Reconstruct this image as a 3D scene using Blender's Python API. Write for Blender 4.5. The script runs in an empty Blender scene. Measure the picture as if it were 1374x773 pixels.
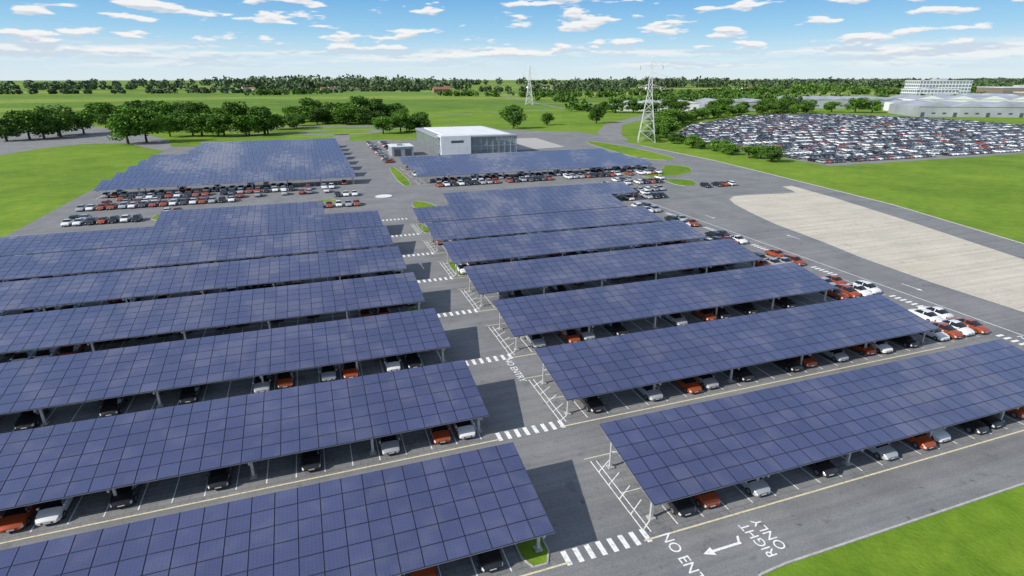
import bpy, math, random
import numpy as np
from mathutils import Vector
random.seed(11); rng=np.random.default_rng(7)
S=bpy.context.scene; COL=S.collection
R=math.radians
# ------------------------------------------------------------ materials
def nt(name):
    m=bpy.data.materials.new(name); m.use_nodes=True
    return m,m.node_tree.nodes,m.node_tree.links,m.node_tree.nodes['Principled BSDF']
def simple(name,col,rough=.6,metal=0.,var=0.,scale=3.,coat=0.):
    m,n,l,b=nt(name)
    b.inputs['Roughness'].default_value=rough; b.inputs['Metallic'].default_value=metal
    b.inputs['Coat Weight'].default_value=coat
    b.inputs['Base Color'].default_value=(*col,1)
    if var:
        tc=n.new('ShaderNodeTexCoord'); no=n.new('ShaderNodeTexNoise'); no.inputs['Scale'].default_value=scale; no.inputs['Detail'].default_value=6
        mr=n.new('ShaderNodeMapRange'); mr.inputs[3].default_value=1-var; mr.inputs[4].default_value=1+var
        mr.inputs[1].default_value=.3; mr.inputs[2].default_value=.7
        mx=n.new('ShaderNodeVectorMath'); mx.operation='SCALE'; mx.inputs[0].default_value=col
        l.new(tc.outputs['Object'],no.inputs['Vector']); l.new(no.outputs['Fac'],mr.inputs[0]); l.new(mr.outputs[0],mx.inputs['Scale']); l.new(mx.outputs[0],b.inputs['Base Color'])
    return m
def noise_mix(n,l,vec,scale,detail,c1,c2,lo=.35,hi=.65,rough=.6):
    no=n.new('ShaderNodeTexNoise'); no.inputs['Scale'].default_value=scale; no.inputs['Detail'].default_value=detail; no.inputs['Roughness'].default_value=rough
    l.new(vec,no.inputs['Vector'])
    mr=n.new('ShaderNodeMapRange'); mr.inputs[1].default_value=lo; mr.inputs[2].default_value=hi; l.new(no.outputs['Fac'],mr.inputs[0])
    mx=n.new('ShaderNodeMix'); mx.data_type='RGBA'
    l.new(mr.outputs[0],mx.inputs[0])
    for i,c in ((6,c1),(7,c2)):
        if isinstance(c,tuple): mx.inputs[i].default_value=(*c,1)
        else: l.new(c,mx.inputs[i])
    return mx.outputs[2],no
def mul(n,l,a,b_,fac=1.):
    mx=n.new('ShaderNodeMix'); mx.data_type='RGBA'; mx.blend_type='MULTIPLY'; mx.inputs[0].default_value=fac
    l.new(a,mx.inputs[6]); l.new(b_,mx.inputs[7]); return mx.outputs[2]
def grass_mat(name,g1,g2,far):
    m,n,l,b=nt(name); tc=n.new('ShaderNodeTexCoord'); v=tc.outputs['Object']
    a,_=noise_mix(n,l,v,.35,8,g1,g2,.3,.7,.75)
    c,_=noise_mix(n,l,v,.02,5,(.78,.82,.8),(1.1,1.08,1.0))
    o=mul(n,l,a,c)
    d,_=noise_mix(n,l,v,.09,7,(.82,.87,.9),(1.18,1.06,1.2),.35,.7)
    o=mul(n,l,o,d)
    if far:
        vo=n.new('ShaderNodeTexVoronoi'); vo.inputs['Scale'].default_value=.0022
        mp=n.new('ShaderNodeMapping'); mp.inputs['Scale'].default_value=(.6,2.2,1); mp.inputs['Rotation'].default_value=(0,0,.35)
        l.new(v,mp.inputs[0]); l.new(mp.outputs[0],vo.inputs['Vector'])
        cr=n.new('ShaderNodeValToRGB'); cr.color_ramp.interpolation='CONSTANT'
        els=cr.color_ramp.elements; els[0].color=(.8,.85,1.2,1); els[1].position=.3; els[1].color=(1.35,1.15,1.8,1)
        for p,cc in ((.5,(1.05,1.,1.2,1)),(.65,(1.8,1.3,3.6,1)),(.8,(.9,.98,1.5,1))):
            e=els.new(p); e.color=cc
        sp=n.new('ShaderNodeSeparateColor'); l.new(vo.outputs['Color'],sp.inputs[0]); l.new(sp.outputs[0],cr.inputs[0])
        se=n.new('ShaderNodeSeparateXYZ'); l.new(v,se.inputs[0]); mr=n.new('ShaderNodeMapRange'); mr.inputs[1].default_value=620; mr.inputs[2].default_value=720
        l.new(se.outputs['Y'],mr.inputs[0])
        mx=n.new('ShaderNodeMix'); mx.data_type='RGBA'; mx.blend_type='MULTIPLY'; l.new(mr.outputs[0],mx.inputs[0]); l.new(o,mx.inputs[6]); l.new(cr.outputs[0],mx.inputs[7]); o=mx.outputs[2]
    l.new(o,b.inputs['Base Color']); b.inputs['Roughness'].default_value=.95; b.inputs['Specular IOR Level'].default_value=.1
    bp=n.new('ShaderNodeBump'); bp.inputs['Strength'].default_value=.5; bp.inputs['Distance'].default_value=.15
    no=n.new('ShaderNodeTexNoise'); no.inputs['Scale'].default_value=2.5; no.inputs['Detail'].default_value=5; l.new(v,no.inputs['Vector']); l.new(no.outputs['Fac'],bp.inputs['Height']); l.new(bp.outputs[0],b.inputs['Normal'])
    return m
def asphalt_mat(name,c1,c2,pave=False):
    m,n,l,b=nt(name); tc=n.new('ShaderNodeTexCoord'); v=tc.outputs['Object']
    a,_=noise_mix(n,l,v,.12,8,c1,c2,.35,.65,.65)
    f,_=noise_mix(n,l,v,6,6,(.80,.80,.80),(1.2,1.2,1.2),.35,.65,.8); o=mul(n,l,a,f)
    mp=n.new('ShaderNodeMapping'); mp.inputs['Scale'].default_value=(.03,.9,1); l.new(v,mp.inputs[0])
    s,_=noise_mix(n,l,mp.outputs[0],1,4,(.86,.86,.87),(1.08,1.08,1.07),.35,.65); o=mul(n,l,o,s)
    st,_=noise_mix(n,l,v,.45,5,(.74,.74,.75),(1,1,1),.30,.40,.6); o=mul(n,l,o,st)
    oil,_=noise_mix(n,l,v,1.1,3,(1,1,1),(.62,.61,.60),.66,.74,.5); o=mul(n,l,o,oil)
    if pave:
        br=n.new('ShaderNodeTexBrick'); br.inputs['Scale'].default_value=1; br.inputs['Brick Width'].default_value=1.2; br.inputs['Row Height'].default_value=.6; br.inputs['Mortar Size'].default_value=.03
        br.inputs['Color1'].default_value=(.93,.93,.93,1); br.inputs['Color2'].default_value=(1.08,1.08,1.08,1); br.inputs['Mortar'].default_value=(.7,.7,.7,1)
        l.new(v,br.inputs['Vector']); o=mul(n,l,o,br.outputs['Color'])
    l.new(o,b.inputs['Base Color']); b.inputs['Roughness'].default_value=.85; b.inputs['Specular IOR Level'].default_value=.3
    bp=n.new('ShaderNodeBump'); bp.inputs['Strength'].default_value=.3; bp.inputs['Distance'].default_value=.02
    no=n.new('ShaderNodeTexNoise'); no.inputs['Scale'].default_value=12; l.new(v,no.inputs['Vector']); l.new(no.outputs['Fac'],bp.inputs['Height']); l.new(bp.outputs[0],b.inputs['Normal'])
    return m
def paint_mat(name,col):
    m,n,l,b=nt(name); tc=n.new('ShaderNodeTexCoord')
    o,_=noise_mix(n,l,tc.outputs['Object'],3.,8,tuple(.55*c for c in col),col,.34,.50,.7)
    l.new(o,b.inputs['Base Color']); b.inputs['Roughness'].default_value=.7; return m
def panel_mat():
    m,n,l,b=nt('solar_glass'); g=n.new('ShaderNodeNewGeometry')
    mx=n.new('ShaderNodeMix'); mx.data_type='RGBA'; mx.inputs[6].default_value=(.058,.070,.150,1); mx.inputs[7].default_value=(.072,.084,.176,1); l.new(g.outputs['Random Per Island'],mx.inputs[0])
    tc=n.new('ShaderNodeTexCoord')
    d,_=noise_mix(n,l,tc.outputs['Object'],.06,4,(.90,.90,.92),(1.12,1.12,1.10)); o=mul(n,l,mx.outputs[2],d)
    wv=n.new('ShaderNodeTexBrick'); wv.offset=0; wv.inputs['Brick Width'].default_value=.27; wv.inputs['Row Height'].default_value=.26; wv.inputs['Mortar Size'].default_value=.006; wv.inputs['Scale'].default_value=1
    wv.inputs['Color1'].default_value=(1,1,1,1); wv.inputs['Color2'].default_value=(.95,.95,.96,1); wv.inputs['Mortar'].default_value=(1.5,1.5,1.4,1); l.new(tc.outputs['Object'],wv.inputs['Vector']); o=mul(n,l,o,wv.outputs['Color'])
    l.new(o,b.inputs['Base Color']); b.inputs['Roughness'].default_value=.24; b.inputs['Specular IOR Level'].default_value=.65
    b.inputs['Coat Weight'].default_value=.9; b.inputs['Coat Roughness'].default_value=.05
    return m
M={}
M['grass']=grass_mat('grass',(.115,.215,.016),(.22,.345,.034),False)
M['field']=grass_mat('field_grass',(.13,.235,.022),(.22,.335,.040),True)
M['asphalt']=asphalt_mat('asphalt',(.185,.188,.19),(.245,.246,.245))
M['bay']=asphalt_mat('bay_paving',(.20,.202,.205),(.255,.256,.255),True)
M['road']=asphalt_mat('road_asphalt',(.21,.21,.206),(.27,.27,.262))
M['sand']=asphalt_mat('gravel',(.52,.475,.385),(.60,.55,.455))
M['white']=paint_mat('white_paint',(.85,.85,.83)); M['cream']=paint_mat('cream_paint',(.74,.66,.44))
M['kerb']=simple('kerb_concrete',(.42,.41,.39),.85,var=.2)
M['panel']=panel_mat(); M['deck']=simple('panel_backing',(.012,.014,.026),.6)
M['alu']=simple('aluminium_trim',(.30,.31,.36),.4,.4,var=.1)
M['steel']=simple('galvanised_steel',(.55,.56,.57),.45,.3,var=.15)
M['pylon']=simple('pylon_steel',(.66,.67,.68),.5,.1,var=.15)
M['tyre']=simple('tyre_rubber',(.015,.015,.015),.8); M['hub']=simple('alloy_wheel',(.4,.4,.42),.3,.8)
M['glass']=simple('car_glass',(.012,.014,.017),.06); M['lamp']=simple('headlamp_lens',(.7,.72,.75),.1,.2); M['tail']=simple('tail_lamp',(.35,.01,.01),.2)
M['trim']=simple('car_trim',(.02,.02,.02),.5); M['plate']=simple('number_plate',(.7,.7,.66),.5)
M['bark']=simple('bark',(.07,.05,.035),.9,var=.3)
M['roofw']=simple('white_roof',(.76,.77,.77),.6,var=.06,scale=.2); M['cladw']=simple('white_cladding',(.74,.75,.76),.45,var=.06,scale=.4)
M['frame']=simple('dark_frame',(.10,.11,.12),.4,.3); M['metroof']=simple('metal_roof',(.38,.40,.43),.5,.2,var=.2,scale=.05)
M['lframe']=simple('light_frame',(.42,.43,.44),.4,.3,var=.1)
M['brick']=simple('brick_wall',(.30,.16,.10),.9,var=.2,scale=.5); M['tile']=simple('clay_tile',(.30,.14,.09),.85,var=.2)
m,n,l,b=nt('building_glass'); b.inputs['Base Color'].default_value=(.16,.21,.23,1); b.inputs['Roughness'].default_value=.05; b.inputs['Coat Weight'].default_value=1; M['bglass']=m
m,n,l,b=nt('clear_glazing'); b.inputs['Base Color'].default_value=(.75,.82,.84,1); b.inputs['Roughness'].default_value=.03; b.inputs['Transmission Weight'].default_value=.85; b.inputs['IOR'].default_value=1.2; M['cglass']=m
def leaf_mat(name,c1,c2,c3):
    m,n,l,b=nt(name); g=n.new('ShaderNodeNewGeometry'); cr=n.new('ShaderNodeValToRGB'); e=cr.color_ramp.elements
    e[0].color=(*c1,1); e[1].color=(*c3,1); k=e.new(.5); k.color=(*c2,1); l.new(g.outputs['Random Per Island'],cr.inputs[0])
    tc=n.new('ShaderNodeTexCoord'); d,_=noise_mix(n,l,tc.outputs['Object'],.35,3,(.65,.7,.65),(1.3,1.22,1.1)); o=mul(n,l,cr.outputs[0],d)
    oi=n.new('ShaderNodeObjectInfo'); mr=n.new('ShaderNodeMapRange'); mr.inputs[3].default_value=.8; mr.inputs[4].default_value=1.2; l.new(oi.outputs['Random'],mr.inputs[0])
    sc=n.new('ShaderNodeVectorMath'); sc.operation='SCALE'; l.new(o,sc.inputs[0]); l.new(mr.outputs[0],sc.inputs['Scale'])
    l.new(sc.outputs[0],b.inputs['Base Color']); b.inputs['Roughness'].default_value=.8; b.inputs['Specular IOR Level'].default_value=.15
    return m
M['leaf']=leaf_mat('leaves',(.065,.145,.018),(.10,.21,.028),(.15,.28,.045))
M['leaf2']=leaf_mat('leaves_dark',(.055,.115,.022),(.08,.165,.030),(.115,.22,.042))
M['leaf_haze_tint']=leaf_mat('leaves_distant_haze_tint',(.075,.115,.070),(.10,.15,.085),(.135,.19,.10))  # paler, bluer greens: aerial haze painted into the far foliage colour
# ------------------------------------------------------------ mesh builder
class MB:
    def __init__(s): s.v=[];s.f=[];s.m=[];s.mats=[]
    def mi(s,k):
        if k not in s.mats: s.mats.append(k)
        return s.mats.index(k)
    def face(s,pts,k):
        i=len(s.v); s.v+= [tuple(p) for p in pts]; s.f.append(tuple(range(i,i+len(pts)))); s.m.append(s.mi(k))
    def box(s,x0,x1,y0,y1,z0,z1,k):
        i=len(s.v); s.v+=[(x0,y0,z0),(x1,y0,z0),(x1,y1,z0),(x0,y1,z0),(x0,y0,z1),(x1,y0,z1),(x1,y1,z1),(x0,y1,z1)]
        for q in ((0,3,2,1),(4,5,6,7),(0,1,5,4),(1,2,6,5),(2,3,7,6),(3,0,4,7)):
            s.f.append(tuple(i+a for a in q)); s.m.append(s.mi(k))
    def beam(s,p,q,w,h,k,w2=None,h2=None):
        p=Vector(p);q=Vector(q); d=(q-p).normalized(); up=Vector((0,0,1)) if abs(d.z)<.95 else Vector((0,1,0))
        a=d.cross(up).normalized(); c=a.cross(d).normalized(); w2=w2 or w; h2=h2 or h; i=len(s.v)
        for o,ww,hh in ((p,w,h),(q,w2,h2)):
            for sa,sc in ((-1,-1),(1,-1),(1,1),(-1,1)): s.v.append(tuple(o+a*sa*ww/2+c*sc*hh/2))
        for r in ((0,1,2,3),(7,6,5,4),(0,4,5,1),(1,5,6,2),(2,6,7,3),(3,7,4,0)):
            s.f.append(tuple(i+a_ for a_ in r)); s.m.append(s.mi(k))
    def mesh(s,name,smooth=False):
        me=bpy.data.meshes.new(name); me.from_pydata(s.v,[],s.f)
        for k in s.mats: me.materials.append(M[k])
        me.polygons.foreach_set('material_index',s.m)
        if smooth: me.polygons.foreach_set('use_smooth',[True]*len(s.f))
        me.update(); return me
    def obj(s,name,loc=(0,0,0),parent=None,smooth=False):
        return place(name,s.mesh(name,smooth),loc,0,parent)
def place(name,me,loc=(0,0,0),rz=0,parent=None,sc=None):
    o=bpy.data.objects.new(name,me); o.location=loc; o.rotation_euler=(0,0,rz)
    if sc: o.scale=sc
    COL.objects.link(o)
    if parent: o.parent=parent
    return o
def empty(name,loc=(0,0,0)):
    o=bpy.data.objects.new(name,None); o.location=loc; o.empty_display_size=1; COL.objects.link(o); return o
def smooth_poly(pts,it=2):
    for _ in range(it):
        q=[]
        for i in range(len(pts)):
            a=pts[i]; b=pts[(i+1)%len(pts)]
            q.append((a[0]*.75+b[0]*.25,a[1]*.75+b[1]*.25)); q.append((a[0]*.25+b[0]*.75,a[1]*.25+b[1]*.75))
        pts=q
    return pts
def sheet(name,pts,z,k,it=0):
    if it: pts=smooth_poly(pts,it)
    import bmesh
    bm=bmesh.new(); f=bm.faces.new([bm.verts.new((x,y,z)) for x,y in pts]); f.normal_update()
    if f.normal.z<0: f.normal_flip()
    bmesh.ops.triangulate(bm,faces=[f]); me=bpy.data.meshes.new(name); bm.to_mesh(me); me.materials.append(M[k]); return place(name,me)
def ribbon(name,pts,w,z,k):
    b=MB(); P=[Vector((x,y,0)) for x,y in pts]; L=[];Rr=[]
    for i,p in enumerate(P):
        d=(P[min(i+1,len(P)-1)]-P[max(i-1,0)]).normalized(); nn=Vector((-d.y,d.x,0)); L.append(p+nn*w/2); Rr.append(p-nn*w/2)
    for i in range(len(P)-1):
        b.face([(Rr[i].x,Rr[i].y,z),(Rr[i+1].x,Rr[i+1].y,z),(L[i+1].x,L[i+1].y,z),(L[i].x,L[i].y,z)],k)
    return b.obj(name)
def kerb(b,pts,w=.18,h=.12,closed=False):
    n=len(pts)
    for i in range(n if closed else n-1):
        p=pts[i];q=pts[(i+1)%n]; b.beam((p[0],p[1],h/2),(q[0],q[1],h/2),w,h,'kerb')
# ------------------------------------------------------------ camera, light, sky
cam=bpy.data.cameras.new('camera'); cam.lens=36*760/1374; cam.clip_end=30000; cam.clip_start=.5
co=bpy.data.objects.new('camera',cam); co.location=(0,0,34); co.rotation_euler=(R(90)-math.atan(281.4/760),0,-math.atan(284/810)); COL.objects.link(co); S.camera=co
SUN_EL=R(33); az=R(-99)
sd=Vector((math.sin(az)*math.cos(SUN_EL),math.cos(az)*math.cos(SUN_EL),math.sin(SUN_EL)))
sl=bpy.data.lights.new('sun','SUN'); sl.energy=4.9; sl.angle=R(.6); sl.color=(1,.955,.88)
so=bpy.data.objects.new('sun',sl); so.rotation_euler=(-sd).to_track_quat('-Z','Y').to_euler(); so.location=(-50,0,100); COL.objects.link(so)
W=bpy.data.worlds.new('World'); S.world=W; W.use_nodes=True; n=W.node_tree.nodes; l=W.node_tree.links; n.clear()
sky=n.new('ShaderNodeTexSky'); sky.sky_type='NISHITA'; sky.sun_disc=False; sky.sun_elevation=SUN_EL; sky.sun_rotation=az; sky.altitude=50; sky.air_density=1.; sky.dust_density=.5; sky.ozone_density=2.5
bg=n.new('ShaderNodeBackground'); bg.inputs[1].default_value=.14
def math_(op,a,b=None,c=None):
    x=n.new('ShaderNodeMath'); x.operation=op
    for i,t in enumerate((a,b,c)):
        if t is None: continue
        if isinstance(t,(int,float)): x.inputs[i].default_value=t
        else: l.new(t,x.inputs[i])
    return x.outputs[0]
def maprange(v,a,b,c=0,d=1,smooth=True):
    x=n.new('ShaderNodeMapRange'); x.inputs[1].default_value=a;x.inputs[2].default_value=b;x.inputs[3].default_value=c;x.inputs[4].default_value=d
    if smooth: x.interpolation_type='SMOOTHSTEP'
    l.new(v,x.inputs[0]); return x.outputs[0]
tc=n.new('ShaderNodeTexCoord'); sep=n.new('ShaderNodeSeparateXYZ'); l.new(tc.outputs['Generated'],sep.inputs[0])
AZ=math_('ARCTAN2',sep.outputs[0],sep.outputs[1]); EL=math_('ARCSINE',sep.outputs[2])
def cloud(dz,sx,sz,seed,detail=7,rg=.5):
    cb=n.new('ShaderNodeCombineXYZ'); l.new(math_('MULTIPLY',AZ,sx),cb.inputs[0]); l.new(math_('MULTIPLY',math_('ADD',EL,dz),sz),cb.inputs[1]); cb.inputs[2].default_value=seed
    no=n.new('ShaderNodeTexNoise'); no.inputs['Scale'].default_value=1; no.inputs['Detail'].default_value=detail; no.inputs['Roughness'].default_value=rg; l.new(cb.outputs[0],no.inputs['Vector']); return no.outputs['Fac']
c0=cloud(0,14,62,7.7); c1=cloud(.004,14,62,7.7)
puff=maprange(c0,.535,.60); band0=cloud(0,3.6,60,2.4)
bandm=math_('MULTIPLY',maprange(EL,.008,.025),maprange(EL,.055,.038)); band=math_('MULTIPLY',maprange(band0,.38,.6),bandm)
mask=math_('MINIMUM',math_('ADD',math_('MULTIPLY',puff,maprange(EL,.028,.05)),math_('MULTIPLY',band,.72)),.95)
shade=maprange(math_('SUBTRACT',c0,c1),-.06,.05,0,1)
cc=n.new('ShaderNodeMix'); cc.data_type='RGBA'; cc.inputs[6].default_value=(.66,.73,.84,1); cc.inputs[7].default_value=(1,.99,.98,1); l.new(shade,cc.inputs[0])
bgc=n.new('ShaderNodeBackground'); bgc.inputs[1].default_value=.93; l.new(cc.outputs[2],bgc.inputs[0])
gr=n.new('ShaderNodeValToRGB'); l.new(maprange(EL,0,.32,0,1,False),gr.inputs[0]); e=gr.color_ramp.elements
e[0].color=(.72,.83,.90,1); e[1].color=(.09,.27,.64,1)
for p,c in ((.10,(.58,.78,.90,1)),(.22,(.32,.61,.86,1)),(.36,(.17,.45,.79,1))):
    q=e.new(p); q.color=c
hz=n.new('ShaderNodeBackground'); hz.inputs[1].default_value=1; l.new(gr.outputs[0],hz.inputs[0])
l.new(sky.outputs[0],bg.inputs[0])
m1=n.new('ShaderNodeMixShader'); l.new(math_('MULTIPLY',maprange(EL,.5,.2),.92),m1.inputs[0]); l.new(bg.outputs[0],m1.inputs[1]); l.new(hz.outputs[0],m1.inputs[2])
m2=n.new('ShaderNodeMixShader'); l.new(mask,m2.inputs[0]); l.new(m1.outputs[0],m2.inputs[1]); l.new(bgc.outputs[0],m2.inputs[2])
out=n.new('ShaderNodeOutputWorld'); l.new(m2.outputs[0],out.inputs[0])
S.view_settings.view_transform='Standard'; S.view_settings.look='None'; S.view_settings.exposure=0
# ------------------------------------------------------------ ground
sheet('ground',[(-12000,-400),(14000,-400),(14000,12000),(-12000,12000)],0,'field')
apron=[(-68,4),(22,4),(25,8),(25.4,21),(27.5,23.6),(30,23.9),(100,23.9),(124,18),(134,30),(145,75),(156,115),(160,145),(163,168),(168,210),(169,272),(176,338),(176,352),(153,360),(118,350),(60,348),(-68,348)]
sheet('asphalt_yard',apron,.02,'asphalt')
sheet('gravel_area',[(102,30),(101.8,50),(101.8,65),(103,80),(105.5,93),(107.4,108),(110.7,121),(114,131),(117,137),(121,140.5),(126,141),(138,139),(144,139),(146,143),(148,149),(152,149),(149,130),(141,98),(132.3,68),(124,40),(118,30)],.05,'sand')
sheet('left_road',[(-420,900),(-262,662),(-176,564),(-101,440),(-78,392),(-68.2,348),(-68.2,330),(-82,352),(-96,378),(-118,380),(-131,362),(-137,336),(-190,240),(-420,240)],.016,'road')
sheet('right_car_park',[(203,280),(222,320),(278,382),(401,466),(489,461),(530,380),(520,290),(327,181),(202,180),(204,225)],.02,'road')
sheet('entrance_road',[(118,350),(176,352),(150,375),(100,420),(60,455),(20,470),(-30,470),(-60,455),(-62,447),(-30,458),(20,458),(55,442),(90,410),(112,380)],.016,'road')
sheet('service_road',[(166,300),(178,300),(190,330),(230,400),(330,500),(420,560),(415,568),(320,512),(222,412),(180,345)],.03,'road')
ring=[(22+24*math.cos(a),412+20*math.sin(a)) for a in np.linspace(0,2*math.pi,41)]
ribbon('roundabout_road',ring,7,.012,'road')
ribbon('north_road',[(18,348),(20,370),(21,393)],9,.012,'road'); ribbon('north_road',[(40,425),(70,432),(95,412)],7,.026,'road')
ribbon('plaza_path',[(-46,405),(-25,420),(-2,412)],6,.026,'road')
ribbon('country_road',[(-420,800),(-250,640),(-60,575),(150,575),(290,640),(340,900),(420,1300)],6,.03,'road')
sheet('concrete_plaza',[(100,275),(128,280),(131,330),(100,334)],.03,'kerb')
DK=16.35
LY=[30+DK*k for k in range(8)]; RY=[30+DK*k for k in range(8)]
def bays(x0,x1,y0,mk,par='bay_paving'):
    sheet('parking_bay_paving',[(x0,y0-.6),(x1,y0-.6),(x1,y0+9.9),(x0,y0+9.9)],.026,'bay')
    x=x0
    while x<=x1+.01:
        mk.box(x-.05,x+.05,y0,y0+9.5,.028,.032,'white'); x+=2.5
    mk.box(x0,x1,y0+4.72,y0+4.80,.0325,.035,'white')
    mk.box(x0-1,x1+1,y0-.72,y0-.56,.028,.033,'cream')
    mk.box(x0-1,x1+1,y0+10.0,y0+10.12,.028,.033,'cream')
mk=MB()
# ------------------------------------------------------------ cars
def car_mesh(kind,paint):
    b=MB(); 
    if kind=='sedan':
        st=[(-2.28,.70,.34,.74,.78,.60),(-2.18,.82,.26,.90,.95,.68),(-1.80,.88,.24,.95,1.01,.70),(-1.55,.89,.24,.96,1.04,.70),(-.80,.90,.24,.97,1.40,.60),(-.2,.90,.24,.96,1.46,.62),(.30,.90,.24,.95,1.43,.61),(1.12,.89,.24,.93,1.00,.70),(1.70,.88,.24,.86,.92,.68),(2.08,.83,.26,.72,.77,.62),(2.26,.70,.32,.56,.60,.50)]
        gl0,gl1=3,7
    else:
        st=[(-2.10,.74,.34,.80,.90,.60),(-2.02,.83,.26,.95,1.02,.66),(-1.65,.88,.24,.98,1.38,.58),(-1.1,.89,.24,.98,1.48,.61),(-.5,.90,.24,.98,1.53,.63),(.0,.90,.24,.97,1.53,.63),(.40,.90,.24,.95,1.48,.62),(1.25,.88,.24,.93,1.02,.70),(1.70,.87,.24,.86,.93,.66),(2.0,.82,.26,.74,.79,.60),(2.14,.70,.32,.58,.62,.50)]
        gl0,gl1=1,7
    rows=[]
    for x,w,zb,be,top,tw in st:
        half=[(.80*w,zb),(.98*w,zb+.08),(w,.5*(zb+be)),(.965*w,be-.04),(.93*w,be),(tw,top-.035),(tw*.6,top)]
        r=[(x,-a,z) for a,z in half]+[(x,a,z) for a,z in reversed(half)]
        rows.append(r)
    n_=14; base=len(b.v)
    for r in rows: b.v+=r
    for i in range(len(st)-1):
        for j in range(n_):
            j2=(j+1)%n_
            k=paint
            g=gl0<=i<gl1
            if g and j in (4,8): k='glass'
            if j in (5,6,7) and g:
                dz=abs(st[i+1][4]-st[i][4])
                if dz>.3: k='glass'
            if j==13: k='trim'
            if i==len(st)-2 and j in (3,2,9,10): k='lamp'
            if i==0 and j in (2,3,9,10): k='tail'
            b.f.append((base+i*n_+j,base+(i+1)*n_+j,base+(i+1)*n_+j2,base+i*n_+j2)); b.m.append(b.mi(k))
    b.f.append(tuple(base+j for j in range(n_))); b.m.append(b.mi(paint))
    e=base+(len(st)-1)*n_; b.f.append(tuple(e+n_-1-j for j in range(n_))); b.m.append(b.mi(paint))
    nb=len(b.f)
    xb=-.35; xf=st[-1][0]; xr=st[0][0]
    b.box(xf-.03,xf+.012,-.42,.42,.36,.50,'trim'); b.box(xf+.014,xf+.03,-.26,.26,.385,.475,'plate'); b.box(xr-.02,xr+.03,-.26,.26,.56,.67,'plate'); b.box(xr-.012,xr+.05,-.5,.5,.35,.43,'trim')
    for sy in (-1,1):
        b.beam((xb,sy*.875,.96),(xb,sy*.635,1.44),.09,.03,paint)
        b.box(.88,1.05,sy*.92-.09,sy*.92+.09,.94,1.06,paint)
        for wx in (-1.38,1.38):
            N=14; i0=len(b.v); yo=sy*.91; yi=sy*.68
            for yy in (yi,yo):
                for a in range(N): b.v.append((wx+.33*math.cos(2*math.pi*a/N),yy,.33+.33*math.sin(2*math.pi*a/N)))
            for a in range(N):
                b.f.append((i0+a,i0+(a+1)%N,i0+N+(a+1)%N,i0+N+a)); b.m.append(b.mi('tyre'))
            b.f.append(tuple(i0+N+a for a in range(N))); b.m.append(b.mi('tyre'))
            b.face([(wx+.21*math.cos(2*math.pi*a/10),sy*.915,.33+.21*math.sin(2*math.pi*a/10)) for a in range(10)],'hub')
    me=b.mesh('car_'+kind+'_'+paint)
    sm=[i<nb and len(b.f[i])==4 for i in range(len(b.f))]; me.polygons.foreach_set('use_smooth',sm)
    try: me.set_sharp_from_angle(angle=R(28))
    except Exception: pass
    return me
PA={'orange':(.46,.085,.022),'white':(.80,.80,.79),'black':(.014,.014,.017),'silver':(.50,.51,.53),'grey':(.09,.095,.10)}
for k,c in PA.items(): M['p_'+k]=simple('car_paint_'+k,c,.28,.35 if k in('silver','grey','orange') else 0,coat=.8)
CARS={k:[car_mesh('sedan','p_'+k),car_mesh('hatch','p_'+k)] for k in PA}
WT=(.24,.27,.26,.14,.09)
def car(x,y,rz,wts=WT,kind=None):
    k=kind or random.choices(['orange','white','black','silver','grey'],wts)[0]
    me=CARS[k][0 if random.random()<.72 else 1]
    place('parked_car',me,(x+random.uniform(-.12,.12),y+random.uniform(-.22,.22),.03),rz+R(random.uniform(-1.5,1.5)))
def car_row(x0,x1,y,p,rz=None,wts=WT,step=2.5):
    x=x0+step/2
    while x<x1:
        if random.random()<p: car(x,y,(rz if rz is not None else random.choice((-1,1))*R(90)),wts)
        x+=step
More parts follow.
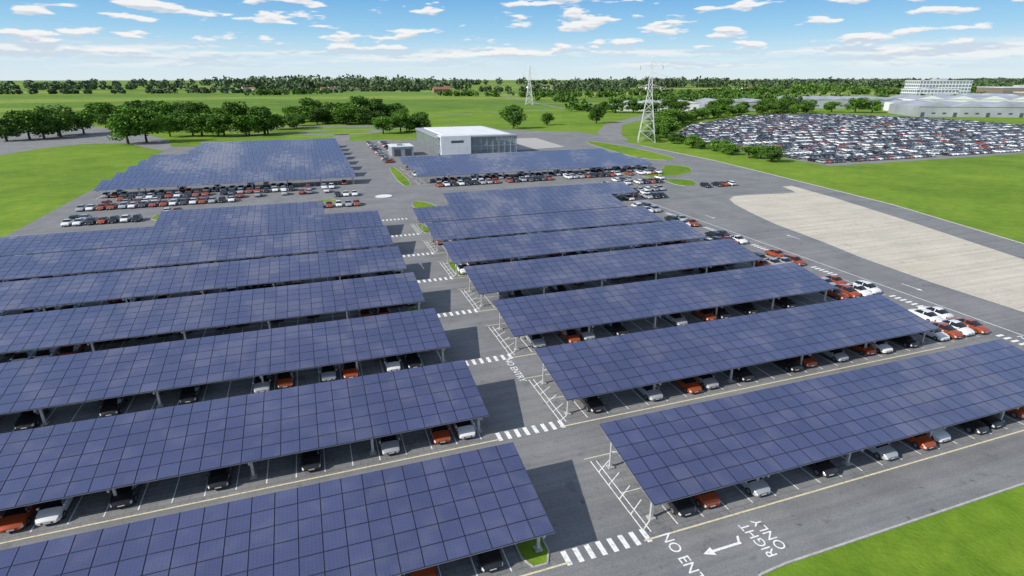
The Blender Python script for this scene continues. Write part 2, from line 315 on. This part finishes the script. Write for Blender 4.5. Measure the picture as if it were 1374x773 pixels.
# ------------------------------------------------------------ solar carports
DEP=9.4; ZL=2.6; ZH=4.15
C1={'o':'orange','w':'white','b':'black','s':'silver'}
def carport(x0,x1,y0,bays_on=True,car_p=(.34,.5),gridx=1.62,front=None):
    b=MB(); nx=max(1,round((x1-x0)/gridx)); px=(x1-x0)/nx; ny=6; py=DEP/ny; g=.034
    sl=(ZH-ZL)/DEP; zf=lambda y: ZL+sl*y
    L=x1-x0
    i=len(b.v); t=.10
    b.v+=[(0,0,ZL-t),(L,0,ZL-t),(L,DEP,ZH-t),(0,DEP,ZH-t),(0,0,ZL-.02),(L,0,ZL-.02),(L,DEP,ZH-.02),(0,DEP,ZH-.02)]
    for q,k in (((0,3,2,1),'alu'),((4,5,6,7),'deck'),((0,1,5,4),'alu'),((1,2,6,5),'alu'),((2,3,7,6),'alu'),((3,0,4,7),'alu')):
        b.f.append(tuple(i+a for a in q)); b.m.append(b.mi(k))
    for a in range(nx):
        for c in range(ny):
            xa=a*px+g; xb=(a+1)*px-g; ya=c*py+g; yb=(c+1)*py-g; j=[random.gauss(0,.0025) for _ in range(2)]
            z=lambda x,y:(zf(y)+.012+j[0]*(x-xa)+j[1]*(y-ya))
            b.face([(xa,ya,z(xa,ya)),(xb,ya,z(xb,ya)),(xb,yb,z(xb,yb)),(xa,yb,z(xa,yb))],'panel')
    for c in range(1,6):
        y=c*py; b.beam((.05,y,zf(y)-.17),(L-.05,y,zf(y)-.17),.09,.12,'steel')
    nf=max(1,round((L-1.6)/10)) ; nf=max(1,round((L-1.6)/7.5)) if nf<2 else nf
    for k in range(nf+1):
        x=.8+(L-1.6)*k/nf
        b.beam((x,.15,zf(.15)-.38),(x,DEP-.15,zf(DEP-.15)-.38),.16,.28,'steel')
        b.beam((x,1.3,.0),(x,1.3,zf(1.3)-.5),.26,.22,'steel',.2,.18)
        b.beam((x,8.2,.0),(x,8.2,zf(8.2)-.5),.26,.22,'steel',.2,.18)
        b.beam((x,1.42,1.5),(x,3.1,zf(3.1)-.5),.12,.12,'steel'); b.beam((x,8.08,1.8),(x,6.2,zf(6.2)-.5),.12,.12,'steel')
        b.box(x-.3,x+.3,1.0,1.6,0,.14,'kerb'); b.box(x-.3,x+.3,7.9,8.5,0,.14,'kerb')
    b.obj('solar_carport',(x0,y0,.03))
    if bays_on:
        bays(x0,x1,y0,mk)
        if front:
            for xx,c in front:
                s=round((xx-x0-1.25)/2.5); car(x0+1.25+2.5*s,y0+2.45,-R(90),kind=C1[c])
        else: car_row(x0+1,x1-1,y0+2.5,car_p[0],-R(90))
        car_row(x0+1,x1-1,y0+7.2,car_p[1],R(90))
XL=13.9; XR0=22.3
FL={0:[(-14,'b'),(-9,'s'),(4.5,'o'),(10,'b')],
1:[(-31,'s'),(-26,'o'),(-23.4,'w'),(-18.3,'b'),(-11.3,'b'),(-4,'b'),(3.3,'s'),(8.2,'o'),(11,'w')],
2:[(-36,'o'),(-30.6,'b'),(-23.3,'b'),(-16.3,'b'),(-9,'s'),(-4.5,'o'),(-1.9,'s'),(.9,'o'),(5.9,'w'),(8.4,'b')]}
FR={0:[(25.9,'b'),(28.5,'o'),(33.4,'s'),(40.6,'b'),(47.9,'s'),(53,'o'),(55.6,'w'),(60.2,'b'),(62.9,'b'),(68,'o'),(73,'s')],
1:[(26.4,'b'),(33.5,'s'),(38.7,'o'),(41.2,'s'),(45.8,'b'),(53.4,'b'),(56.1,'o'),(61,'s'),(66.1,'o'),(69,'w'),(73.5,'b')],
2:[(26.8,'s'),(31.5,'o'),(34.3,'s'),(38.8,'b'),(48.5,'s'),(54,'o'),(56.5,'b'),(61,'b'),(68.6,'b')]}
for k in range(7): carport(-62,XL,LY[k],front=FL.get(k))
carport(-35,1.8,LY[7])
for k in range(7): carport(XR0,77,RY[k],front=FR.get(k))
carport(33.5,90,RY[7])
for k in range(8): carport(-62 if k<5 else -50,14,200+16.35*k,True,(.5,.15),1.62)
for k in range(3): carport(34,126,193+DK*k,True,(.8,.2))
for k in range(0,8):
    y0=RY[k]; xa=78.2 if k<7 else 91; xb=88.4 if k<7 else 101
    if k: car_row(xa,xb,y0+2.4,.9,-R(90),(.3,.28,.26,.1,.06)); car_row(xa,xb,y0+7.3,.6,R(90),(.3,.28,.26,.1,.06))
    x=xa
    while x<=xb+.1: mk.box(x-.05,x+.05,y0,y0+9.5,.028,.032,'white'); x+=2.5
    for i in range(6): mk.box(88.2,89.5,y0+10.7+i*.95,y0+11.15+i*.95,.028,.032,'white')
for k in range(8):
    for i in range(8): mk.box(14.6+i*.98,15.02+i*.98,LY[k]-.9,LY[k]+.5,.028,.032,'white')
mk.box(91.9,92.05,24.5,150,.028,.032,'white')
car_row(92,108,157,.85); car_row(92,114,170,.8); car_row(99,118,176,.6); car_row(36,128,187.6,.8,-R(90)); car_row(122,134,157,.9)
car_row(-62,-41,165,.85,-R(90)); car_row(-62,-46,170.3,.5,R(90)); car_row(-62,-22,183.5,.88,-R(90)); car_row(-60,6,189.2,.5,R(90)); car_row(-58,8,196.2,.85,-R(90)); car_row(-39,-34,172,.9); car_row(0,12.5,166,.9,-R(90)); car_row(3,12,181,.7)
for i in range(26):
    y=250+i*3.2
    if random.random()<.8: car(32,y,0)
    if random.random()<.7 and y>272: car(39,y,R(180))
def arrow(cx,cy,ang,s=1.,bend=False):
    ca,sa=math.cos(ang),math.sin(ang)
    T=lambda p:(cx+s*(p[0]*ca-p[1]*sa),cy+s*(p[0]*sa+p[1]*ca),.034)
    if bend:
        for q in ([(-1.2,-.11),(1.4,-.11),(1.4,.11),(-1.2,.11)],[(1.18,.11),(1.4,.11),(1.7,.65),(1.48,.65)],[(-2.1,0),(-1.2,-.4),(-1.2,.4)]): mk.face([T(p) for p in q],'white')
    else:
        for q in ([(-2,-.1),(1,-.1),(1,.1),(-2,.1)],[(1,-.4),(2,0),(1,.4)]): mk.face([T(p) for p in q],'white')
arrow(26.9,26.7,R(0),1.0,True)
arrow(96,64,R(-90)); arrow(102,97,R(90)); arrow(97,120,R(-90)); arrow(18,104,R(90))
for k in range(7):
    for (xa,xb) in ((XR0,XR0+1.2),):
        y0=RY[k]
        mk.box(xa-.6,xa-.5,y0-.5,y0+9.6,.029,.033,'white')
        for i in range(5): 
            yy=y0+.3+i*1.9; mk.face([(xa-.5,yy,.0345),(xb,yy+1.2,.0345),(xb,yy+1.32,.0345),(xa-.5,yy+.12,.0345)],'white')
mk.obj('road_markings')
def text(body,loc,rz,size):
    t=bpy.data.curves.new('road_text_marking','FONT'); t.body=body; t.size=size; t.align_x='CENTER'; t.align_y='CENTER'; t.offset=.005; t.materials.append(M['white'])
    o=bpy.data.objects.new('road_text_marking',t); o.location=(*loc,.036); o.rotation_euler=(0,0,rz); COL.objects.link(o)
text('NO ENTRY',(23.1,26.3),R(-90),1.3)
text('RIGHT',(29.75,26.5),R(90),1.22); text('ONLY',(31.0,26.7),R(90),1.22)
text('NO ENTRY',(21.0,58.9),R(-90),1.25); text('NO ENTRY',(91,41.5),R(-90),1.3)
kb=MB(); kerb(kb,[(25.4,8),(25.4,21),(26,22.8),(27.5,23.7),(30,23.9),(100,23.9)])
kerb(kb,[(101.8,24),(101.8,65),(103,80),(105.5,93),(107.4,108),(110.7,121),(114,131),(117,137),(121,140.5),(126,141),(144,139)])
kerb(kb,[(134,30),(145,75),(156,115),(160,145),(163,168),(168,210),(169,272)],.25,.14)
isl=[]
for k in range(7):
    isl.append([(11.6,LY[k]-.2),(13.8,LY[k]-.2),(13.8,LY[k]+4.2),(11.6,LY[k]+4.2)] if k in(0,3,5) else None)
    isl.append([(23,RY[k]+.2),(25,RY[k]+.2),(25,RY[k]+9),(23,RY[k]+9)] if k in(4,6) else None)
isl+=[[(28,192),(32,190),(32.5,238),(29.5,236)],[(26,152),(32.5,147),(32.5,158),(29,166),(26,163)],[(-40.5,163),(-33,163),(-34,173),(-40,173)],[(0.5,172),(6,172),(6,176.5),(.5,176.5)],[(112,180),(130,180),(140,186),(147,200),(140,206),(133,196),(124,190)],[(141,225),(151,215),(158,225),(160,260),(156,300),(148,300),(142,250)],[(46,340),(100,340),(106,347),(46,346)],[(116,160),(124,161),(128,172),(118,176)]]
for q in isl:
    if q:
        qs=smooth_poly(q,1); sheet('grass_verge',qs,.06,'grass'); kerb(kb,qs,.14,.11,True)
cir=[(20+2.6*math.cos(a),176+2.6*math.sin(a)) for a in np.linspace(0,2*math.pi,25)[:-1]]
sheet('traffic_island',cir,.1,'roofw'); kerb(kb,cir,.2,.16,True)
kb.obj('kerb')
sheet('grass_lawn',[(27.6,23.8),(30,24),(100,24),(124,17.8),(150,-60),(26,-60),(25.5,20)],.012,'grass')
# ------------------------------------------------------------ vegetation
def quads(C,size,rs):
    n_=len(C); a=rs.normal(size=(n_,3)); a/=np.linalg.norm(a,axis=1)[:,None]; t=rs.normal(size=(n_,3)); u=np.cross(a,t); u/=np.linalg.norm(u,axis=1)[:,None]; v=np.cross(a,u)
    s=size*(.6+.8*rs.random(n_))[:,None]
    return np.stack([C-u*s*.5,C-v*s*.35,C+u*s*.5,C+v*s*.35],1).reshape(-1,3)
def leaf_mesh(name,C,size,rs,k,extra=None):
    P=quads(C,size,rs)
    V=P.tolist(); F=[(4*i,4*i+1,4*i+2,4*i+3) for i in range(len(P)//4)]; mi=[0]*len(F)
    me=bpy.data.meshes.new(name)
    if extra:
        o=len(V); V+=[tuple(p) for p in extra.v]; F+=[tuple(o+a for a in f) for f in extra.f]; mi+=[1]*len(extra.f)
    me.from_pydata(V,[],F); me.materials.append(M[k]); 
    if extra: me.materials.append(M['bark'])
    me.polygons.foreach_set('material_index',mi); return me
def tree_mesh(seed,h=10,r=4,k='leaf',n_=3200):
    rs=np.random.default_rng(seed); tr=MB(); z1=h*.25
    tr.beam((0,0,0),(0,0,z1),.5,.5,'bark',.34,.34); tr.beam((0,0,z1),(.2,.1,h*.8),.34,.34,'bark',.08,.08)
    cl=[]
    for i in range(24):
        a=rs.random()*6.283; q=rs.random()**.5; zz=h*(.22+.66*rs.random()); prof=math.sin(math.pi*min(1,max(.2,(zz/h-.02)/1.0)))**.6
        c=np.array([math.cos(a)*r*.75*q*prof,math.sin(a)*r*.75*q*prof,zz]); cl.append((c,r*(.28+.22*rs.random())))
    for c,_ in cl[:9]: tr.beam((0,0,z1*(.8+.5*rs.random())),tuple(c),.16,.16,'bark',.04,.04)
    C=[]
    for c,rr in cl:
        m_=n_//24; d=rs.normal(size=(m_,3)); d/=np.linalg.norm(d,axis=1)[:,None]; C.append(c+d*rr*(.55+.5*rs.random((m_,1)))*np.array([1,1,.8]))
    return leaf_mesh('tree',np.concatenate(C),.6*h/10,rs,k,tr)
TREES=[tree_mesh(i,10,4.6,'leaf' if i%2 else 'leaf2') for i in range(6)]
def tree(x,y,h=10,wide=1.):
    s=h/10*random.uniform(.85,1.15); w=s*wide
    place('deciduous_tree',random.choice(TREES),(x,y,0),random.uniform(0,6.28),None,(w,w,s))
def along(pts,step,jit,h,wide=1.2):
    for i in range(len(pts)-1):
        p=np.array(pts[i],float);q=np.array(pts[i+1],float); L=np.linalg.norm(q-p); m_=max(1,int(L/step))
        for j in range(m_):
            c=p+(q-p)*(j+random.random()*.6)/m_; tree(c[0]+random.uniform(-jit,jit),c[1]+random.uniform(-jit,jit),h*random.uniform(.75,1.25),wide)
along([(-160,412),(-146,440),(-138,455)],7,6,15,1.4)
along([(-95,372),(-84,384)],6,4,19,1.25); along([(-80,416),(-60,408),(-36,402),(-14,414)],7,5,13.5,1.35)
along([(50,390),(76,404),(62,396)],6,4,12.5,1.4); along([(-16,440),(10,500),(50,470)],10,8,11,1.5)
along([(-175,575),(-102,540),(-50,530),(10,520),(60,490),(80,470)],8,9,15,1.5)
along([(-130,490),(-90,470),(-55,455)],9,7,12,1.5)
tree(141,399,15,1.2); tree(221,425,14,1.1); tree(160,470,12,1.3); tree(176,420,9,1.3)
along([(185,292),(196,268),(188,240),(190,215),(190,196)],6,4,6,1.6)
along([(200,300),(225,345),(275,395),(330,440),(398,474),(440,480),(492,470)],9,5,10.5,1.5)
along([(300,560),(435,520),(560,470)],13,12,13,1.6)
def mass(name,pts,wid,h,dens,size,k='leaf_haze_tint'):
    rs=np.random.default_rng(len(pts)*17+int(h*3)+int(abs(pts[0][0]))); C=[]; ph=rs.random(3)*6
    for i in range(len(pts)-1):
        p=np.array(pts[i],float);q=np.array(pts[i+1],float); L=np.linalg.norm(q-p); m_=max(1,int(L*dens))
        for j in range(m_):
            t=rs.random(); s=(i*1000+t*L)/h
            lf=.5+.5*math.sin(s*.11+ph[0])*math.sin(s*.037+ph[1])+.25*math.sin(s*.31+ph[2])
            if lf<.12: continue
            c=p+(q-p)*t+rs.normal(size=2)*wid*.5; hh=h*(.4+.5*rs.random()+.45*min(1,lf)); r=hh*.45
            m2=46; d=rs.normal(size=(m2,3)); d/=np.linalg.norm(d,axis=1)[:,None]; d*= (.6+.4*rs.random((m2,1)))
            C.append(np.array([c[0],c[1],hh*.52])+d*np.array([r*1.3,r*1.3,hh*.5]))
    me=leaf_mesh(name,np.concatenate(C),size,rs,k); place(name,me)
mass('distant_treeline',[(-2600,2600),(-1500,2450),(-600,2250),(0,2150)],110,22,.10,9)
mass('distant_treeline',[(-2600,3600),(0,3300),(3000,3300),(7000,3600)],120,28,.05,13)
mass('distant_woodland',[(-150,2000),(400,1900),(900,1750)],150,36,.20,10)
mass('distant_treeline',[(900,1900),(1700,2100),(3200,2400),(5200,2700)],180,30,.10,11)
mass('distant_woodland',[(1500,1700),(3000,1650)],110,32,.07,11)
mass('field_hedge',[(269,1223),(396,1074),(640,980),(900,900)],12,12,.16,4,'leaf2')
mass('field_hedge',[(-103,1354),(-20,1420),(58,1450)],14,11,.2,4,'leaf2')
mass('field_hedge',[(353,887),(480,820),(700,760)],12,11,.18,4,'leaf2')
mass('field_hedge',[(280,574),(330,690),(400,880)],14,11,.18,4,'leaf2')
mass('field_hedge',[(360,640),(520,600),(760,560),(900,520)],16,12,.18,4,'leaf2')
mass('field_hedge',[(520,760),(800,700),(1150,640)],16,12,.14,4,'leaf2')
mass('field_hedge',[(480,1150),(900,1050),(1500,950)],14,13,.12,5,'leaf2')
mass('field_hedge',[(1000,1250),(1700,1150),(2600,1100)],20,18,.09,6,'leaf2')
mass('field_hedge',[(-1400,1700),(-500,1650),(100,1560)],14,11,.10,6,'leaf_haze_tint')
mass('field_hedge',[(100,1700),(600,1500),(1000,1350)],14,14,.10,6,'leaf_haze_tint')
# ------------------------------------------------------------ pylons
def pylon(x,y,H,bw,th):
    b=MB(); rz=.5
    lv=[0,.13,.25,.36,.46,.55,.63,.70,.77,.83,.89,.94]
    w=lambda t: bw*(1-t/.6)**1*.78+bw*.22 if t<.6 else bw*.22*(1-(t-.6)*1.4)
    ww=[w(t)/2 for t in lv]
    for i in range(len(lv)-1):
        z0=lv[i]*H;z1=lv[i+1]*H;a=ww[i];c=ww[i+1]
        A=[(-a,-a,z0),(a,-a,z0),(a,a,z0),(-a,a,z0)];C=[(-c,-c,z1),(c,-c,z1),(c,c,z1),(-c,c,z1)]
        for j in range(4):
            j2=(j+1)%4; b.beam(A[j],C[j],th,th,'pylon'); b.beam(A[j],C[j2],th*.55,th*.55,'pylon'); b.beam(A[j2],C[j],th*.55,th*.55,'pylon'); b.beam(C[j],C[j2],th*.55,th*.55,'pylon')
    for j in ((-1,-1),(1,-1),(1,1),(-1,1)): b.beam((j[0]*ww[-1],j[1]*ww[-1],lv[-1]*H),(0,0,H),th*.7,th*.7,'pylon')
    for t,arm in ((.63,6.6),(.76,8.4),(.88,6.0)):
        hw=w(t)/2; z=t*H
        for s in (-1,1):
            tip=(s*arm,0,z+.2)
            for yy in (-hw,hw):
                b.beam((s*hw,yy,z),tip,th*.6,th*.6,'pylon'); b.beam((s*hw,yy,z+.045*H),tip,th*.6,th*.6,'pylon')
                b.beam((s*(hw+arm)/2,yy/2,z+.1),(s*hw,yy,z+.045*H),th*.5,th*.5,'pylon')
            b.beam(tip,(tip[0],0,z-2.2),.16,.16,'frame')
    o=b.obj('electricity_pylon',(x,y,0)); o.rotation_euler=(0,0,-rz)
pylon(181.7,287.6,46,9.5,.22); pylon(292,761,52,10,.36)
# ------------------------------------------------------------ showroom building
def showroom():
    e=empty('glass_showroom_building',(57,267,0)); Wd=39;D=55;Hh=7.8
    b=MB(); b.box(-.4,Wd+.4,-.4,D+.4,Hh,Hh+.55,'lframe'); b.box(4,Wd-2.5,2,D-2,Hh+.553,Hh+.9,'roofw'); b.obj('roof',(0,0,0),e)
    b=MB()
    b.box(.2,Wd-.2,.15,.2,.1,Hh-.01,'cglass'); b.box(Wd-.2,Wd-.15,.2,D-.2,.1,Hh-.01,'cglass'); b.box(.15,.2,.2,D-.2,.1,Hh-.01,'cglass'); b.obj('glazing',(0,0,0),e)
    b=MB(); 
    for i in range(14):
        x=Wd*i/13; b.box(x-.1,x+.1,-.12,.13,0,Hh-.003,'lframe')
    for i in range(1,18):
        y=D*i/17; b.box(Wd-.13,Wd+.12,y-.1,y+.1,0,Hh-.003,'lframe'); b.box(-.12,.13,y-.1,y+.1,0,Hh-.003,'lframe')
    b.box(-.1,Wd+.1,-.16,-.125,3.6,3.85,'lframe'); b.obj('mullions',(0,0,0),e)
    b=MB(); b.box(1.2,15.5,-1.5,6,0,Hh+1.0,'cladw'); b.box(6,12,-1.54,-1.503,5.6,6.7,'frame'); b.obj('white_entrance_block',(0,0,0),e)
    b=MB(); b.box(8,Wd-6,14,D-8,.05,6.4,'cladw'); b.box(.3,Wd-.3,.3,D-.3,.035,.05,'kerb'); b.obj('interior_core',(0,0,0),e)
showroom()
e=empty('storage_building',(36,270,0)); b=MB(); b.box(0,10,0,12,0,4.2,'metroof'); b.obj('walls',(0,0,0),e); b=MB(); b.box(-.3,10.3,-.3,12.3,4.2,4.5,'cladw'); b.box(3,5.5,3,6,4.503,5.3,'metroof'); b.obj('roof',(0,0,0),e); b=MB(); b.box(1,4,-.06,-.003,0,3.2,'frame'); b.box(6,9,-.06,-.003,0,3.2,'frame'); b.obj('shutter_doors',(0,0,0),e)
def shed(x,y,w,d,h,rz=0,bays_=1,wall='cladw',roof='metroof',name='industrial_shed'):
    e=empty(name,(x,y,0)); b=MB(); b.box(0,w,0,d,0,h,wall); b.obj('walls',(0,0,0),e)
    b=MB(); bw=w/bays_
    for i in range(bays_):
        a=i*bw; r=h+bw*.12
        b.face([(a-.0,-.5,h+.01),(a+bw/2,-.5,r),(a+bw/2,d+.5,r),(a,d+.5,h+.01)],roof); b.face([(a+bw/2,-.5,r),(a+bw,-.5,h+.01),(a+bw,d+.5,h+.01),(a+bw/2,d+.5,r)],roof)
        b.face([(a,-.5,h+.01),(a+bw,-.5,h+.01),(a+bw/2,-.5,r)],wall)
    b.obj('roof',(0,0,0),e); b=MB()
    nwin=max(2,int(w/9))
    for i in range(nwin):
        c=w*(i+.5)/nwin; b.box(c-1.6,c+1.6,-.08,-.003,0 if i%3==0 else 2.5,4.,'frame')
    b.obj('doors_and_windows',(0,0,0),e); e.rotation_euler=(0,0,rz)
def office(x,y,w,d,h,fl,rz=0,name='office_building',wall='cladw'):
    e=empty(name,(x,y,0)); b=MB(); b.box(0,w,0,d,0,h,wall); b.obj('walls',(0,0,0),e); b=MB(); b.box(-.5,w+.5,-.5,d+.5,h,h+.8,'roofw'); b.box(w*.4,w*.6,d*.3,d*.7,h+.803,h+3.5,'metroof'); b.obj('roof',(0,0,0),e)
    b=MB(); fh=h/fl
    for f_ in range(fl):
        nn=int(w/5)
        for i in range(nn):
            c=w*(i+.5)/nn; b.box(c-1.9,c+1.9,-.1,-.003,f_*fh+1.,f_*fh+fh-.7,'bglass')
        nn=int(d/5)
        for i in range(nn):
            c=d*(i+.5)/nn; b.box(-.1,-.003,c-1.9,c+1.9,f_*fh+1.,f_*fh+fh-.7,'bglass')
    b.obj('windows',(0,0,0),e); e.rotation_euler=(0,0,rz)
shed(330,585,90,60,8,-.35,5); shed(430,560,70,50,9,-.35,3,'metroof'); shed(560,560,120,80,10,-.4,6,'metroof'); shed(700,520,140,70,10,-.45,4)
shed(545,400,120,60,9,-.5,4,'metroof'); shed(640,330,120,70,10,-.5,3); shed(600,460,60,40,9,-.5,3)
office(930,690,80,40,30,6,-.4); office(860,640,60,40,18,4,-.4); office(1050,640,110,60,20,4,-.4,'brick_office_building','brick'); office(1000,560,80,50,14,3,-.4,'brick_office_building','brick')
shed(820,560,90,50,11,-.4,3)
def house(x,y,s=1,rz=0,wall='cladw'):
    e=empty('farm_house',(x,y,0)); w=14*s;d=9*s;h=5.5*s
    b=MB(); b.box(0,w,0,d,0,h,wall); b.face([(0,0,h),(0,d,h),(0,d/2,h+3.5*s)],wall); b.face([(w,0,h),(w,d/2,h+3.5*s),(w,d,h)],wall); b.obj('walls',(0,0,0),e)
    b=MB(); b.face([(-.5,-.5,h-.2),(w+.5,-.5,h-.2),(w+.5,d/2,h+3.6*s),(-.5,d/2,h+3.6*s)],'tile'); b.face([(-.5,d+.5,h-.2),(-.5,d/2,h+3.6*s),(w+.5,d/2,h+3.6*s),(w+.5,d+.5,h-.2)],'tile'); b.box(w*.7,w*.7+1.2,d/2-.6,d/2+.6,h+2.5*s,h+5.2*s,'brick'); b.obj('roof',(0,0,0),e)
    b=MB()
    for i in range(3): b.box(w*(i+.5)/3-.9,w*(i+.5)/3+.9,-.08,-.003,1.2*s,3.4*s,'frame')
    b.obj('windows',(0,0,0),e); e.rotation_euler=(0,0,rz)
for i in range(30):
    t=random.random(); d=random.uniform(1750,2050); a=R(-28+t*86)
    house(math.sin(a)*d,math.cos(a)*d,random.uniform(.8,1.4),random.uniform(-.8,.8),'cladw')
for i in range(2): house(312+i*22,1480,1.5,.1,'brick')
shed(-780,1420,40,18,5,.1,2)
# ------------------------------------------------------------ eastern car park
poly=[(205,282),(224,318),(280,380),(401,462),(487,457),(525,380),(515,290),(325,184),(204,184)]
def inside(x,y):
    c=False; j=len(poly)-1
    for i in range(len(poly)):
        xi,yi=poly[i];xj,yj=poly[j]
        if (yi>y)!=(yj>y) and x<(xj-xi)*(y-yi)/(yj-yi)+xi: c=not c
        j=i
    return c
y=188
while y<460:
    x=206
    while x<522:
        for dy in (0,5.2):
            if inside(x,y+dy) and random.random()<.9 and int((x-206)/2.7)%26<24: car(x,y+dy,R(90) if dy else -R(90),(.07,.32,.24,.17,.20))
        x+=2.7
    y+=14.2
print('objects',len(bpy.data.objects))
